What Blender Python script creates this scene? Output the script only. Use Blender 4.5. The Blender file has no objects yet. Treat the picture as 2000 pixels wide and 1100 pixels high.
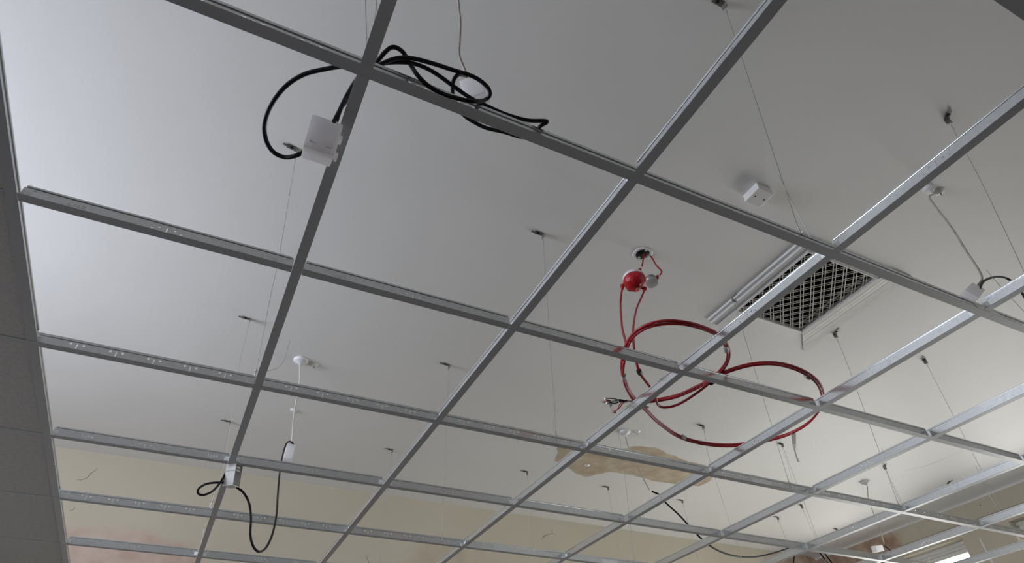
import bpy, bmesh, math, random
from mathutils import Vector, Matrix
random.seed(7)
S = bpy.context.scene
COL = S.collection
PI = math.pi

# ------------------------------------------------------------------ camera
CX = Vector((0.54143539, -0.64912172, 1.56350639))
RX = Vector((0.89703648, -0.44062864, -0.03423382))     # image right
RY = Vector((0.26368916, 0.59576235, -0.75864039))      # image down
RZ = Vector((0.35467391, 0.67150102, 0.65060956))       # forward
FP = 1207.536
cam = bpy.data.objects.new('camera', bpy.data.cameras.new('camera'))
COL.objects.link(cam)
cam.matrix_world = Matrix(((RX.x, -RY.x, -RZ.x, CX.x), (RX.y, -RY.y, -RZ.y, CX.y), (RX.z, -RY.z, -RZ.z, CX.z), (0, 0, 0, 1)))
cam.data.sensor_fit = 'HORIZONTAL'
cam.data.sensor_width = 36
cam.data.lens = 36 * FP / 2000
cam.data.clip_start = 0.02
S.camera = cam

# ------------------------------------------------------------------ light
world = bpy.data.worlds.new('world'); S.world = world; world.use_nodes = True
wn = world.node_tree.nodes; wl = world.node_tree.links
bg = wn['Background']
SKY = (0.90, 0.95, 1.0, 1); SKY_S = 2.4
bg.inputs[0].default_value = SKY; bg.inputs[1].default_value = SKY_S

def area(name, loc, rot, sx, sy, power, color, portal=False, spread=PI):
    l = bpy.data.lights.new(name, 'AREA'); l.shape = 'RECTANGLE'; l.size = sx; l.size_y = sy
    l.energy = power; l.color = color; l.spread = spread
    if portal: l.cycles.is_portal = True
    o = bpy.data.objects.new(name, l); COL.objects.link(o); o.location = loc; o.rotation_euler = rot
    return o
# daylight through the tall window in the left wall (its head rises above the grid)
area('left_window_daylight', (-2.62, 1.75, 3.06), (0, -PI/2, 0), 0.78, 2.3, 100, (0.81, 0.865, 1.0))
# daylight through the right wall windows: one lamp for the upper part, one for the lower
for yy, pu, pl in ((3.57, 27, 62), (1.66, 27, 62)):
    area('right_window_upper_daylight', (7.36, yy, 3.0), (0, PI/2, 0), 0.72, 1.4, pu, (1.0, 0.985, 0.94))
    area('right_window_lower_daylight', (7.36, yy, 1.8), (0, PI/2, 0), 1.4, 1.4, pl, (1.0, 0.985, 0.94))

# fill light for the webs, added with an unseen window behind the camera
area('front_fill_light', (5.7, -4.12, 2.3), (PI/2, 0, 0), 1.7, 2.0, 26, (0.95, 0.97, 1.0))
S.view_settings.view_transform = 'Standard'
S.view_settings.look = 'None'
S.view_settings.exposure = 0.21
S.view_settings.gamma = 1
S.view_settings.use_curve_mapping = False

# ------------------------------------------------------------------ measuring helpers (pixel of the photo -> point on a world plane)
def ray(u, v):
    return RX * ((u - 1000) / FP) + RY * ((v - 550) / FP) + RZ
def atz(u, v, z):
    d = ray(u, v); return CX + d * ((z - CX.z) / d.z)
def aty(u, v, y):
    d = ray(u, v); return CX + d * ((y - CX.y) / d.y)
def atx(u, v, x):
    d = ray(u, v); return CX + d * ((x - CX.x) / d.x)
def px(p):
    q = Vector(p) - CX; w = q.dot(RZ)
    if w < 0.05: return (-9999, -9999)
    return (1000 + FP * q.dot(RX) / w, 550 + FP * q.dot(RY) / w)

# ------------------------------------------------------------------ materials
def mat(name, color, rough=0.5, metal=0.0, noise=None, bump=None, spec=0.5, trans=0.0):
    m = bpy.data.materials.new(name); m.use_nodes = True
    nt = m.node_tree; b = nt.nodes['Principled BSDF']
    b.inputs['Base Color'].default_value = (*color, 1); b.inputs['Roughness'].default_value = rough
    b.inputs['Metallic'].default_value = metal; b.inputs['Specular IOR Level'].default_value = spec
    if trans: b.inputs['Transmission Weight'].default_value = trans
    tc = nt.nodes.new('ShaderNodeTexCoord')
    if noise:
        sc, c2, amt = noise[:3]
        n = nt.nodes.new('ShaderNodeTexNoise'); n.inputs['Scale'].default_value = sc; n.inputs['Detail'].default_value = 6
        nt.links.new(tc.outputs['Object'], n.inputs['Vector'])
        r = nt.nodes.new('ShaderNodeValToRGB'); r.color_ramp.elements[0].position = 0.5 - amt; r.color_ramp.elements[1].position = 0.5 + amt
        r.color_ramp.elements[0].color = (*color, 1); r.color_ramp.elements[1].color = (*c2, 1)
        nt.links.new(n.outputs['Fac'], r.inputs['Fac']); nt.links.new(r.outputs['Color'], b.inputs['Base Color'])
    if bump:
        n2 = nt.nodes.new('ShaderNodeTexNoise'); n2.inputs['Scale'].default_value = bump[0]; n2.inputs['Detail'].default_value = 5
        nt.links.new(tc.outputs['Object'], n2.inputs['Vector'])
        bp = nt.nodes.new('ShaderNodeBump'); bp.inputs['Strength'].default_value = bump[1]; bp.inputs['Distance'].default_value = bump[2]
        nt.links.new(n2.outputs['Fac'], bp.inputs['Height']); nt.links.new(bp.outputs['Normal'], b.inputs['Normal'])
    return m

def galvanised(name, base, rough, scale=260):
    m = bpy.data.materials.new(name); m.use_nodes = True; nt = m.node_tree; b = nt.nodes['Principled BSDF']
    b.inputs['Metallic'].default_value = 0.92
    tc = nt.nodes.new('ShaderNodeTexCoord'); v = nt.nodes.new('ShaderNodeTexVoronoi'); v.inputs['Scale'].default_value = scale
    nt.links.new(tc.outputs['Object'], v.inputs['Vector'])
    r = nt.nodes.new('ShaderNodeValToRGB')
    r.color_ramp.elements[0].color = (*[c * 0.94 for c in base], 1); r.color_ramp.elements[1].color = (*[min(1, c * 1.05) for c in base], 1)
    nt.links.new(v.outputs['Color'], r.inputs['Fac']); nt.links.new(r.outputs['Color'], b.inputs['Base Color'])
    mr = nt.nodes.new('ShaderNodeMapRange'); mr.inputs['To Min'].default_value = rough - 0.03; mr.inputs['To Max'].default_value = rough + 0.05
    nt.links.new(v.outputs['Distance'], mr.inputs['Value']); nt.links.new(mr.outputs['Result'], b.inputs['Roughness'])
    return m

M = {}
M['plaster'] = mat('white_plaster_paint', (0.80, 0.795, 0.79), 0.62, noise=(1.3, (0.77, 0.765, 0.76), 0.25), bump=(2.2, 0.25, 0.02))
M['beige'] = mat('beige_wall_paint', (0.52, 0.475, 0.38), 0.75, noise=(1.1, (0.485, 0.435, 0.34), 0.2), bump=(5, 0.3, 0.01))
M['bare'] = mat('bare_plaster', (0.60, 0.52, 0.40), 0.9, noise=(9, (0.47, 0.37, 0.27), 0.16), bump=(30, 0.5, 0.004))
M['pink'] = mat('pink_plaster', (0.42, 0.24, 0.16), 0.9, noise=(3.5, (0.55, 0.38, 0.28), 0.14), bump=(20, 0.5, 0.005))
M['rust'] = mat('reddish_brown_plaster', (0.30, 0.14, 0.07), 0.9, noise=(6, (0.48, 0.31, 0.2), 0.14), bump=(20, 0.5, 0.005))
M['crack'] = mat('dark_crack', (0.20, 0.16, 0.11), 0.9)
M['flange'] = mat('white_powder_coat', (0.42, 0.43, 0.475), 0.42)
M['galv'] = galvanised('galvanised_steel', (0.76, 0.785, 0.80), 0.20, 140)
M['stamp'] = mat('stamped_bright_steel', (0.92, 0.94, 0.96), 0.3, 0.3)
M['ink'] = mat('bright_lettering', (0.95, 0.96, 0.97), 0.6)
M['steel'] = mat('dull_steel', (0.22, 0.21, 0.20), 0.5, 0.5)
M['wire'] = mat('bright_wire', (0.50, 0.50, 0.48), 0.35, 0.8)
M['tile'] = mat('mineral_fibre_tile', (0.53, 0.515, 0.525), 0.95, noise=(60, (0.49, 0.475, 0.485), 0.1), bump=(90, 0.5, 0.003))
M['white'] = mat('white_plastic', (0.72, 0.71, 0.71), 0.4)
M['clearwhite'] = mat('translucent_white_plastic', (0.86, 0.85, 0.86), 0.28, spec=0.6)
_nt = M['clearwhite'].node_tree; _b = _nt.nodes['Principled BSDF']; _t = _nt.nodes.new('ShaderNodeBsdfTranslucent'); _t.inputs[0].default_value = (0.95, 0.94, 0.96, 1)
_m = _nt.nodes.new('ShaderNodeMixShader'); _m.inputs[0].default_value = 0.55
_nt.links.new(_b.outputs[0], _m.inputs[1]); _nt.links.new(_t.outputs[0], _m.inputs[2]); _nt.links.new(_m.outputs[0], _nt.nodes['Material Output'].inputs[0])
M['black'] = mat('black_pvc', (0.010, 0.010, 0.014), 0.45, spec=0.3)
M['blackmatt'] = mat('matt_black_pvc', (0.008, 0.008, 0.010), 0.65, spec=0.15)
M['red'] = mat('red_pvc', (0.36, 0.012, 0.020), 0.42)
M['redcap'] = mat('red_plastic_film', (0.42, 0.008, 0.016), 0.28, bump=(70, 0.9, 0.006))
M['flex'] = mat('old_cream_flex', (0.46, 0.42, 0.36), 0.5, noise=(40, (0.36, 0.32, 0.27), 0.1))
M['whiteflex'] = mat('white_flex', (0.56, 0.54, 0.51), 0.45)
M['tape'] = mat('clear_grey_tape', (0.5, 0.5, 0.49), 0.4)
M['grey'] = mat('galvanised_box', (0.34, 0.35, 0.34), 0.5, 0.6)
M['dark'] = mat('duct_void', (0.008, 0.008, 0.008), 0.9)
M['louvre'] = mat('dusty_cream_lattice', (0.66, 0.63, 0.57), 0.7, noise=(25, (0.5, 0.47, 0.42), 0.15))
M['frame'] = mat('painted_moulding', (0.67, 0.66, 0.66), 0.5, bump=(18, 0.3, 0.003))
M['grimyshadeframe'] = mat('grimy_shaded_moulding', (0.57, 0.56, 0.56), 0.6, noise=(14, (0.50, 0.49, 0.48), 0.2), bump=(18, 0.5, 0.004))  # right moulding darkened in its colour: grime plus the shade on that side
M['winframe'] = mat('white_window_frame', (0.66, 0.66, 0.63), 0.45)
M['floor'] = mat('dark_floor', (0.05, 0.05, 0.05), 0.8, noise=(3, (0.07, 0.065, 0.06), 0.2))
M['lower'] = mat('lower_wall_paint', (0.34, 0.33, 0.31), 0.8)
M['rail'] = mat('brown_rail_paint', (0.40, 0.36, 0.29), 0.6, noise=(4, (0.32, 0.28, 0.22), 0.2))
M['leaf'] = mat('leaf', (0.05, 0.10, 0.045), 0.6, noise=(3, (0.10, 0.17, 0.09), 0.2))
M['leafpale'] = mat('pale_leaf', (0.30, 0.42, 0.34), 0.6, noise=(4, (0.5, 0.6, 0.5), 0.2))
M['bark'] = mat('bark', (0.10, 0.08, 0.06), 0.9, noise=(8, (0.16, 0.13, 0.1), 0.2))
M['copper'] = mat('copper_terminal', (0.45, 0.20, 0.12), 0.4, 0.6)
M['pinkwire'] = mat('pink_core', (0.5, 0.10, 0.16), 0.4)
M['cream'] = mat('yellowed_plastic', (0.62, 0.60, 0.42), 0.5)
g = bpy.data.materials.new('window_glass'); g.use_nodes = True; nt = g.node_tree
for n in list(nt.nodes): nt.nodes.remove(n)
o_ = nt.nodes.new('ShaderNodeOutputMaterial'); mx = nt.nodes.new('ShaderNodeMixShader'); tr = nt.nodes.new('ShaderNodeBsdfTransparent'); gl = nt.nodes.new('ShaderNodeBsdfGlossy')
gl.inputs['Roughness'].default_value = 0.03; fr = nt.nodes.new('ShaderNodeFresnel'); fr.inputs['IOR'].default_value = 1.45
nt.links.new(fr.outputs[0], mx.inputs[0]); nt.links.new(tr.outputs[0], mx.inputs[1]); nt.links.new(gl.outputs[0], mx.inputs[2]); nt.links.new(mx.outputs[0], o_.inputs[0])
M['glass'] = g

def stained(name, src, stains):
    m = M[src].copy(); m.name = name; nt = m.node_tree; b = nt.nodes['Principled BSDF']
    cur = b.inputs['Base Color'].links[0].from_socket
    geo = nt.nodes.new('ShaderNodeNewGeometry')
    for k, (c, rad, c1, c2, hard) in enumerate(stains):
        sub = nt.nodes.new('ShaderNodeVectorMath'); sub.operation = 'SUBTRACT'; sub.inputs[1].default_value = c; nt.links.new(geo.outputs['Position'], sub.inputs[0])
        dv = nt.nodes.new('ShaderNodeVectorMath'); dv.operation = 'DIVIDE'; dv.inputs[1].default_value = rad; nt.links.new(sub.outputs[0], dv.inputs[0])
        ln = nt.nodes.new('ShaderNodeVectorMath'); ln.operation = 'LENGTH'; nt.links.new(dv.outputs[0], ln.inputs[0])
        nz = nt.nodes.new('ShaderNodeTexNoise'); nz.inputs['Scale'].default_value = 4.5; nz.inputs['Detail'].default_value = 7; nt.links.new(geo.outputs['Position'], nz.inputs['Vector'])
        ad = nt.nodes.new('ShaderNodeMath'); ad.operation = 'MULTIPLY_ADD'; ad.inputs[1].default_value = 0.5; nt.links.new(nz.outputs['Fac'], ad.inputs[0]); nt.links.new(ln.outputs['Value'], ad.inputs[2])
        mr = nt.nodes.new('ShaderNodeMapRange'); mr.inputs['From Min'].default_value = 1.25 - hard; mr.inputs['From Max'].default_value = 1.25 + hard; mr.inputs['To Min'].default_value = 1; mr.inputs['To Max'].default_value = 0
        mr.interpolation_type = 'SMOOTHSTEP'; nt.links.new(ad.outputs[0], mr.inputs['Value'])
        n2 = nt.nodes.new('ShaderNodeTexNoise'); n2.inputs['Scale'].default_value = 9; n2.inputs['Detail'].default_value = 8; nt.links.new(geo.outputs['Position'], n2.inputs['Vector'])
        rp = nt.nodes.new('ShaderNodeValToRGB'); rp.color_ramp.elements[0].position = 0.35; rp.color_ramp.elements[1].position = 0.65
        rp.color_ramp.elements[0].color = (*c1, 1); rp.color_ramp.elements[1].color = (*c2, 1); nt.links.new(n2.outputs['Fac'], rp.inputs['Fac'])
        mx = nt.nodes.new('ShaderNodeMix'); mx.data_type = 'RGBA'; nt.links.new(mr.outputs['Result'], mx.inputs['Factor']); nt.links.new(cur, mx.inputs['A']); nt.links.new(rp.outputs['Color'], mx.inputs['B']); cur = mx.outputs['Result']
    nt.links.new(cur, b.inputs['Base Color']); return m
_c = aty(215, 1120, 4.52)
M['beige_back'] = stained('beige_wall_paint_stained', 'beige', [((_c.x, 4.52, _c.z - 0.10), (0.66, 1.0, 0.40), (0.46, 0.335, 0.265), (0.53, 0.43, 0.36), 0.12), ((6.9, 4.52, 3.2), (0.85, 1.0, 0.55), (0.36, 0.25, 0.18), (0.48, 0.38, 0.30), 0.10), ((2.6, 4.52, 3.2), (0.35, 1, 0.2), (0.46, 0.40, 0.30), (0.5, 0.44, 0.34), 0.3)])
M['beige_right'] = stained('beige_wall_paint_stained_right', 'beige', [((7.07, 4.35, 3.50), (1.0, 0.85, 0.36), (0.31, 0.20, 0.14), (0.45, 0.34, 0.26), 0.10)])
# ------------------------------------------------------------------ mesh helpers
class MB:
    def __init__(s): s.v = []; s.f = []; s.sm = []
    def add(s, vs, fs, smooth=False):
        k = len(s.v); s.v += [tuple(v) for v in vs]; s.f += [tuple(k + i for i in f) for f in fs]; s.sm += [smooth] * len(fs); return s
    def box(s, x0, x1, y0, y1, z0, z1, mtx=None):
        vs = [Vector((x, y, z)) for z in (z0, z1) for y in (y0, y1) for x in (x0, x1)]
        if mtx: vs = [mtx @ v for v in vs]
        return s.add(vs, [(0, 2, 3, 1), (4, 5, 7, 6), (0, 1, 5, 4), (2, 6, 7, 3), (0, 4, 6, 2), (1, 3, 7, 5)])
    def tube(s, pts, r, n=8, cap=True):
        pts = [Vector(p) for p in pts]; rings = []; up = None
        for i, p in enumerate(pts):
            t = (pts[min(i + 1, len(pts) - 1)] - pts[max(i - 1, 0)])
            if t.length < 1e-9: t = Vector((0, 0, 1))
            t.normalize()
            if up is None:
                up = t.orthogonal().normalized()
            else:
                up = (up - t * up.dot(t))
                up = up.normalized() if up.length > 1e-6 else t.orthogonal().normalized()
            w = t.cross(up); rr = r[i] if isinstance(r, (list, tuple)) else r
            rings.append([p + (up * math.cos(2 * PI * k / n) + w * math.sin(2 * PI * k / n)) * rr for k in range(n)])
        vs = [v for q in rings for v in q]; fs = []
        for i in range(len(rings) - 1):
            for k in range(n): fs.append((i * n + k, i * n + (k + 1) % n, (i + 1) * n + (k + 1) % n, (i + 1) * n + k))
        s.add(vs, fs, True)
        if cap:
            for q in (rings[0][::-1], rings[-1]): s.add(q, [tuple(range(n))])
        return s
    def lathe(s, prof, n=28, mtx=None, smooth=True, close=True):
        vs = []; fs = []
        for r, z in prof:
            for k in range(n): vs.append(Vector((r * math.cos(2 * PI * k / n), r * math.sin(2 * PI * k / n), z)))
        for i in range(len(prof) - 1):
            for k in range(n): fs.append((i * n + k, i * n + (k + 1) % n, (i + 1) * n + (k + 1) % n, (i + 1) * n + k))
        if close: fs.append(tuple(range(n))[::-1]); fs.append(tuple((len(prof) - 1) * n + k for k in range(n)))
        if mtx: vs = [mtx @ v for v in vs]
        return s.add(vs, fs, smooth)
    def mesh(s, name, m, bevel=0, recalc=True):
        me = bpy.data.meshes.new(name); me.from_pydata(s.v, [], s.f)
        for p, q in zip(me.polygons, s.sm): p.use_smooth = q
        if recalc or bevel:
            b = bmesh.new(); b.from_mesh(me); bmesh.ops.recalc_face_normals(b, faces=b.faces)
            if bevel:
                es = [e for e in b.edges if len(e.link_faces) == 2 and e.calc_face_angle(0) > 0.6]
                bmesh.ops.bevel(b, geom=es, offset=bevel, segments=2, affect='EDGES', profile=0.6)
            b.to_mesh(me); b.free()
        me.materials.append(M[m] if isinstance(m, str) else m)
        return me

def link(name, me, parent=None, loc=None, rot=None):
    o = bpy.data.objects.new(name, me); COL.objects.link(o)
    if parent: o.parent = parent
    if loc is not None: o.location = loc
    if rot is not None: o.rotation_euler = rot
    return o
def obj(name, mb, m, parent=None, loc=None, rot=None, bevel=0):
    return link(name, mb.mesh(name, m, bevel), parent, loc, rot)
def tag(o, label, cat, group=None, kind=None):
    if label: o['label'] = label
    if cat: o['category'] = cat
    if group: o['group'] = group
    if kind: o['kind'] = kind
    return o
def thing(name, loc, label, cat, group=None, rot=(0, 0, 0)):
    o = bpy.data.objects.new(name, None); COL.objects.link(o); o.location = loc; o.rotation_euler = rot; o.empty_display_size = 0.05
    return tag(o, label, cat, group)
def struct(o): o['kind'] = 'structure'; return o

def smooth(pts, n=7):
    P = [Vector(p) for p in pts]; out = []
    for i in range(len(P) - 1):
        p0 = P[i - 1] if i else P[0] * 2 - P[1]; p1 = P[i]; p2 = P[i + 1]; p3 = P[i + 2] if i + 2 < len(P) else P[-1] * 2 - P[-2]
        for k in range(n):
            t = k / n
            out.append(0.5 * ((2 * p1) + (p2 - p0) * t + (2 * p0 - 5 * p1 + 4 * p2 - p3) * t * t + (3 * p1 - p0 - 3 * p2 + p3) * t ** 3))
    out.append(P[-1]); return out
def local(pts, o): return [Vector(p) - Vector(o) for p in pts]

ZC = 3.68      # plaster ceiling
ZG = 2.60      # underside of the grid
YB = 4.52      # back wall
XR = 7.07      # right wall

# ================================================================== ROOM SHELL
XL = -2.5; YF = -4.0
# ceiling with the vent opening and the round box hole cut through
mb = MB()
gx0, gx1, gy0, gy1 = 2.95, 3.445, 0.70, 1.222
hc = Vector((2.205, 1.075)); hs = 0.07
def cplate(x0, x1, y0, y1): mb.box(x0, x1, y0, y1, ZC, ZC + 0.03)
XC = XR - 0.16
cplate(XL, hc.x - hs, YF, YB); cplate(hc.x - hs, hc.x + hs, YF, hc.y - hs); cplate(hc.x - hs, hc.x + hs, hc.y + hs, YB)
cplate(hc.x + hs, gx0, YF, YB); cplate(gx0, gx1, YF, gy0); cplate(gx0, gx1, gy1, YB); cplate(gx1, XC + 0.01, YF, YB)
n = 32; hr = 0.037
vs = []
for k in range(n):
    a = 2 * PI * k / n; c, s_ = math.cos(a), math.sin(a); q = hs / max(abs(c), abs(s_))
    vs.append((hc.x + c * q, hc.y + s_ * q, ZC)); vs.append((hc.x + c * hr, hc.y + s_ * hr, ZC)); vs.append((hc.x + c * hr, hc.y + s_ * hr, ZC + 0.03))
fs = []
for k in range(n):
    j = (k + 1) % n; fs.append((3 * k, 3 * j, 3 * j + 1, 3 * k + 1)); fs.append((3 * k + 1, 3 * j + 1, 3 * j + 2, 3 * k + 2))
mb.add(vs, fs)
# cove where the ceiling turns down into the right wall
cv = [(XC + 0.16 * math.sin(a), ZC - 0.035 + 0.035 * math.cos(a)) for a in [i * PI / 16 for i in range(9)]]
vs = []; fs = []
for x, z in cv: vs += [(x, YF, z), (x, YB, z)]
for i in range(8): fs.append((2 * i, 2 * i + 1, 2 * i + 3, 2 * i + 2))
mb.add(vs, fs, True)
ceiling = struct(obj('ceiling', mb, 'plaster'))

def wall_with_holes(name, axis, pos, thick, a0, a1, z0, z1, holes, m):
    """axis 'x': wall plane at x=pos spanning y a0..a1. holes: (b0,b1,zz0,zz1)"""
    mb = MB()
    def bx(b0, b1, c0, c1):
        if b1 - b0 < 1e-6 or c1 - c0 < 1e-6: return
        if axis == 'x': mb.box(min(pos, pos + thick), max(pos, pos + thick), b0, b1, c0, c1)
        else: mb.box(b0, b1, min(pos, pos + thick), max(pos, pos + thick), c0, c1)
    cur = a0
    for b0, b1, c0, c1 in sorted(holes):
        bx(cur, b0, z0, z1); bx(b0, b1, z0, c0); bx(b0, b1, c1, z1); cur = b1
    bx(cur, a1, z0, z1)
    return struct(obj(name, mb, m))
W1 = (2.85, 4.30, 1.0, 3.385); W2 = (0.92, 2.40, 1.0, 3.385); W3 = (0.55, 2.95, 1.0, 3.45); W4 = (4.8, 6.6, 1.0, 3.385)
wall_right = wall_with_holes('wall_right', 'x', XR, 0.28, YF, YB, 0, ZC + 0.03, [W1, W2], 'beige_right')
wall_left = wall_with_holes('wall_left', 'x', XL, -0.25, YF, YB, 0, ZC + 0.03, [W3], 'beige')
wall_back = wall_with_holes('wall_back', 'y', YB, 0.25, XL - 0.25, XR + 0.28, 0, ZC + 0.03, [], 'beige_back')
wall_front = wall_with_holes('wall_front', 'y', YF, -0.25, XL - 0.25, XR + 0.28, 0, ZC + 0.03, [W4], 'beige')
mb = MB().box(XL - 0.25, XR + 0.28, YF - 0.25, YB + 0.25, -0.1, 0); struct(obj('floor', mb, 'floor'))

# windows -------------------------------------------------------
def window(name, side, hole, mull):
    b0, b1, c0, c1 = hole
    xs = XR + 0.17 if side > 0 else XL - 0.17
    o = bpy.data.objects.new(name, None); COL.objects.link(o); o.location = (xs, (b0 + b1) / 2, c0); struct(o)
    w = (b1 - b0) / 2; h = c1 - c0
    f = MB(); d = 0.035
    f.box(-d, d, -w, w, h - 0.055, h); f.box(-d, d, -w, w, 0, 0.06)
    f.box(-d, d, -w, -w + 0.05, 0.06, h - 0.055); f.box(-d, d, w - 0.05, w, 0.06, h - 0.055)
    obj('window_frame', f, 'winframe', o, bevel=0.004)
    # stepped head stop
    st = MB(); sx = -1 if side > 0 else 1
    st.box(min(sx * 0.036, sx * 0.075), max(sx * 0.036, sx * 0.075), -w, w, h - 0.028, h)
    obj('head_bead', st, 'winframe', o, bevel=0.003)
    ys = [-w + 0.05] + list(mull) + [w - 0.05]
    for i in range(len(ys) - 1):
        y0, y1 = ys[i], ys[i + 1]
        sh = MB()
        t0 = 0.06; t1 = h - 0.055; b = 0.036; e = 0.022
        sh.box(-e, e, y0, y1, t1 - b, t1); sh.box(-e, e, y0, y1, t0, t0 + b); sh.box(-e, e, y0, y0 + b, t0 + b, t1 - b); sh.box(-e, e, y1 - b, y1, t0 + b, t1 - b)
        s_ = obj('sash', sh, 'winframe', o, bevel=0.003)
        obj('pane', MB().box(-0.003, 0.003, y0 + b, y1 - b, t0 + b, t1 - b), 'glass', s_)
    return o
window('window_1', 1, W1, [0.0])
window('window_2', 1, W2, [0.0])
window('window_3', -1, W3, [-0.4, 0.4])
w4 = window('added_window', 1, W4, [0.0]); w4.location = ((W4[0] + W4[1]) / 2, YF - 0.17, W4[2]); w4.rotation_euler = (0, 0, -PI / 2)  # unseen window, added to let the front fill light in

# picture rail along the right wall: a brown groove board and a pale bead under it
mb = MB().box(XR - 0.016, XR - 0.0005, YF, YB - 0.001, 3.452, 3.488)
rail = struct(obj('trim_1', mb, 'rail', bevel=0.003))
obj('bead', MB().box(XR - 0.026, XR - 0.0165, YF, YB - 0.001, 3.436, 3.452), 'frame', rail)
for y in (3.16, 2.58, 3.62, 2.30):
    obj('screw', MB().lathe([(0.004, 0), (0.007, 0.002), (0.007, 0.004)], 10, Matrix.Translation((XR - 0.020, y, 3.472)) @ Matrix.Rotation(PI / 2, 4, 'Y')), 'steel', rail)
# slim conduit strip on the pier between the two windows
obj('conduit_strip', MB().box(XR - 0.008, XR - 0.0005, 2.688, 2.702, 2.2, 3.33), 'frame', wall_right, bevel=0.002)
for y, z in ((2.80, 3.56), (2.55, 3.585)):
    obj('screw_hole', MB().lathe([(0.006, 0), (0.006, 0.002)], 10, Matrix.Translation((XR - 0.003, y, z)) @ Matrix.Rotation(PI / 2, 4, 'Y')), 'crack', wall_right)

# peeled and bare patches ---------------------------------------
def patch(name, pts, m, parent, nrm, off=0.0012, jitter=0.012, sub=5, hole=None):
    """irregular flat patch: outline roughened between the given corners"""
    P = [Vector(p) for p in pts]; out = []
    nrm = Vector(nrm)
    for i in range(len(P)):
        a, b = P[i], P[(i + 1) % len(P)]; t = (b - a); s_ = t.cross(nrm).normalized()
        for k in range(sub):
            q = a + t * (k / sub)
            if k: q += s_ * random.uniform(-jitter, jitter)
            out.append(q)
    n_ = len(out); vs = [p + nrm * off for p in out] + [p + nrm * 0.0001 for p in out]
    mb = MB().add(vs, [tuple(range(n_))] + [(k, (k + 1) % n_, n_ + (k + 1) % n_, n_ + k) for k in range(n_)])
    return obj(name, mb, m, parent)
dn = (0, 0, -1)
patch('bare_patch', [atz(u, v, ZC) for u, v in [(1088, 875), (1105, 872), (1140, 880), (1180, 885), (1215, 878), (1240, 872), (1280, 874), (1310, 888), (1345, 902), (1388, 912), (1398, 925), (1388, 938), (1365, 950), (1320, 946), (1270, 938), (1235, 928), (1190, 922), (1160, 928), (1145, 932), (1120, 922), (1102, 908), (1083, 900), (1088, 888)]], 'bare', ceiling, dn, sub=4, jitter=0.009)
by = lambda u, v: aty(u, v, YB)
bx_ = lambda u, v: atx(u, v, XR)

def crack(pts, w, parent, nrm):
    P = smooth(pts, 3); nrm = Vector(nrm); vs = []; fs = []
    for i, p in enumerate(P):
        t = (P[min(i + 1, len(P) - 1)] - P[max(i - 1, 0)]).normalized(); s_ = t.cross(nrm).normalized(); ww = w * (0.35 + 0.65 * math.sin(PI * (i + 0.5) / len(P))) * random.uniform(0.6, 1.2)
        p = p + nrm * 0.0009 + s_ * random.uniform(-w, w) * 0.5
        vs += [p - s_ * ww / 2, p + s_ * ww / 2]
    for i in range(len(P) - 1): fs.append((2 * i, 2 * i + 1, 2 * i + 3, 2 * i + 2))
    obj('crack', MB().add(vs, fs), 'crack', parent)
for pl in ([(148, 938), (163, 937), (172, 932), (178, 925), (190, 916)], [(136, 998), (144, 996), (146, 990)], [(1060, 1052), (1067, 1045), (1078, 1042), (1079, 1030)], [(1078, 1042), (1086, 1045)], [(1057, 1055), (1062, 1048), (1068, 1045)], [(715, 1086), (719, 1096), (724, 1106)]):
    crack([by(u, v) for u, v in pl], 0.005, wall_back, (0, -1, 0))
crack([atz(u, v, ZC) for u, v in [(1765, 920), (1800, 912), (1830, 902), (1880, 880)]], 0.003, ceiling, dn)

# ================================================================== VENT GRILLE
vent = thing('ceiling_vent', (3.2, 0.96, ZC), 'square diagonal lattice vent with moulded white surround, set in plaster ceiling', 'vent')
vo = Vector((3.2, 0.96, ZC))
# moulded surround: nested steps
prof = [(0.078, 0.0), (0.074, -0.010), (0.058, -0.014), (0.052, -0.023), (0.036, -0.026), (0.031, -0.022), (0.012, -0.025), (0.005, -0.031), (0.0, -0.031), (0.0, 0.02)]
def surround(sides):
    mb = MB(); cs = [(gx0, gy0), (gx1, gy0), (gx1, gy1), (gx0, gy1)]; dirs = [(-1, -1), (1, -1), (1, 1), (-1, 1)]
    for i in sides:
        j = (i + 1) % 4; vs = []
        for o_, z in prof:
            for k in (i, j): vs.append(Vector((cs[k][0] + dirs[k][0] * o_, cs[k][1] + dirs[k][1] * o_, ZC + z)) - vo)
        mb.add(vs, [(2 * a, 2 * a + 1, 2 * a + 3, 2 * a + 2) for a in range(len(prof) - 1)])
    return mb
obj('moulding', surround([0]), 'frame', vent); 
lm = MB(); vs = []
for o_, z in prof: vs += [Vector((gx0 - o_, gy0 - o_, ZC + z)) - vo, Vector((gx0 - o_, gy1 + (0.0 if z > 0.01 else 0.155), ZC + z)) - vo]
lm.add(vs, [(2 * a, 2 * a + 1, 2 * a + 3, 2 * a + 2) for a in range(len(prof) - 1)]); obj('moulding', lm, 'frame', vent)
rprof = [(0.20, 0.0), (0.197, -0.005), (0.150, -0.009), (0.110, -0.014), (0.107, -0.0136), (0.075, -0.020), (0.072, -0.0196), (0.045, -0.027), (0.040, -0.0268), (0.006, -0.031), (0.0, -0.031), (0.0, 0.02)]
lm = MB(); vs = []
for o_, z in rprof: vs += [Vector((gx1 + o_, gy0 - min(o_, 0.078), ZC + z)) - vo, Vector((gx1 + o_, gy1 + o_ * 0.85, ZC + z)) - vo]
lm.add(vs, [(2 * a, 2 * a + 1, 2 * a + 3, 2 * a + 2) for a in range(len(rprof) - 1)]); obj('moulding', lm, 'grimyshadeframe', vent)
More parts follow.
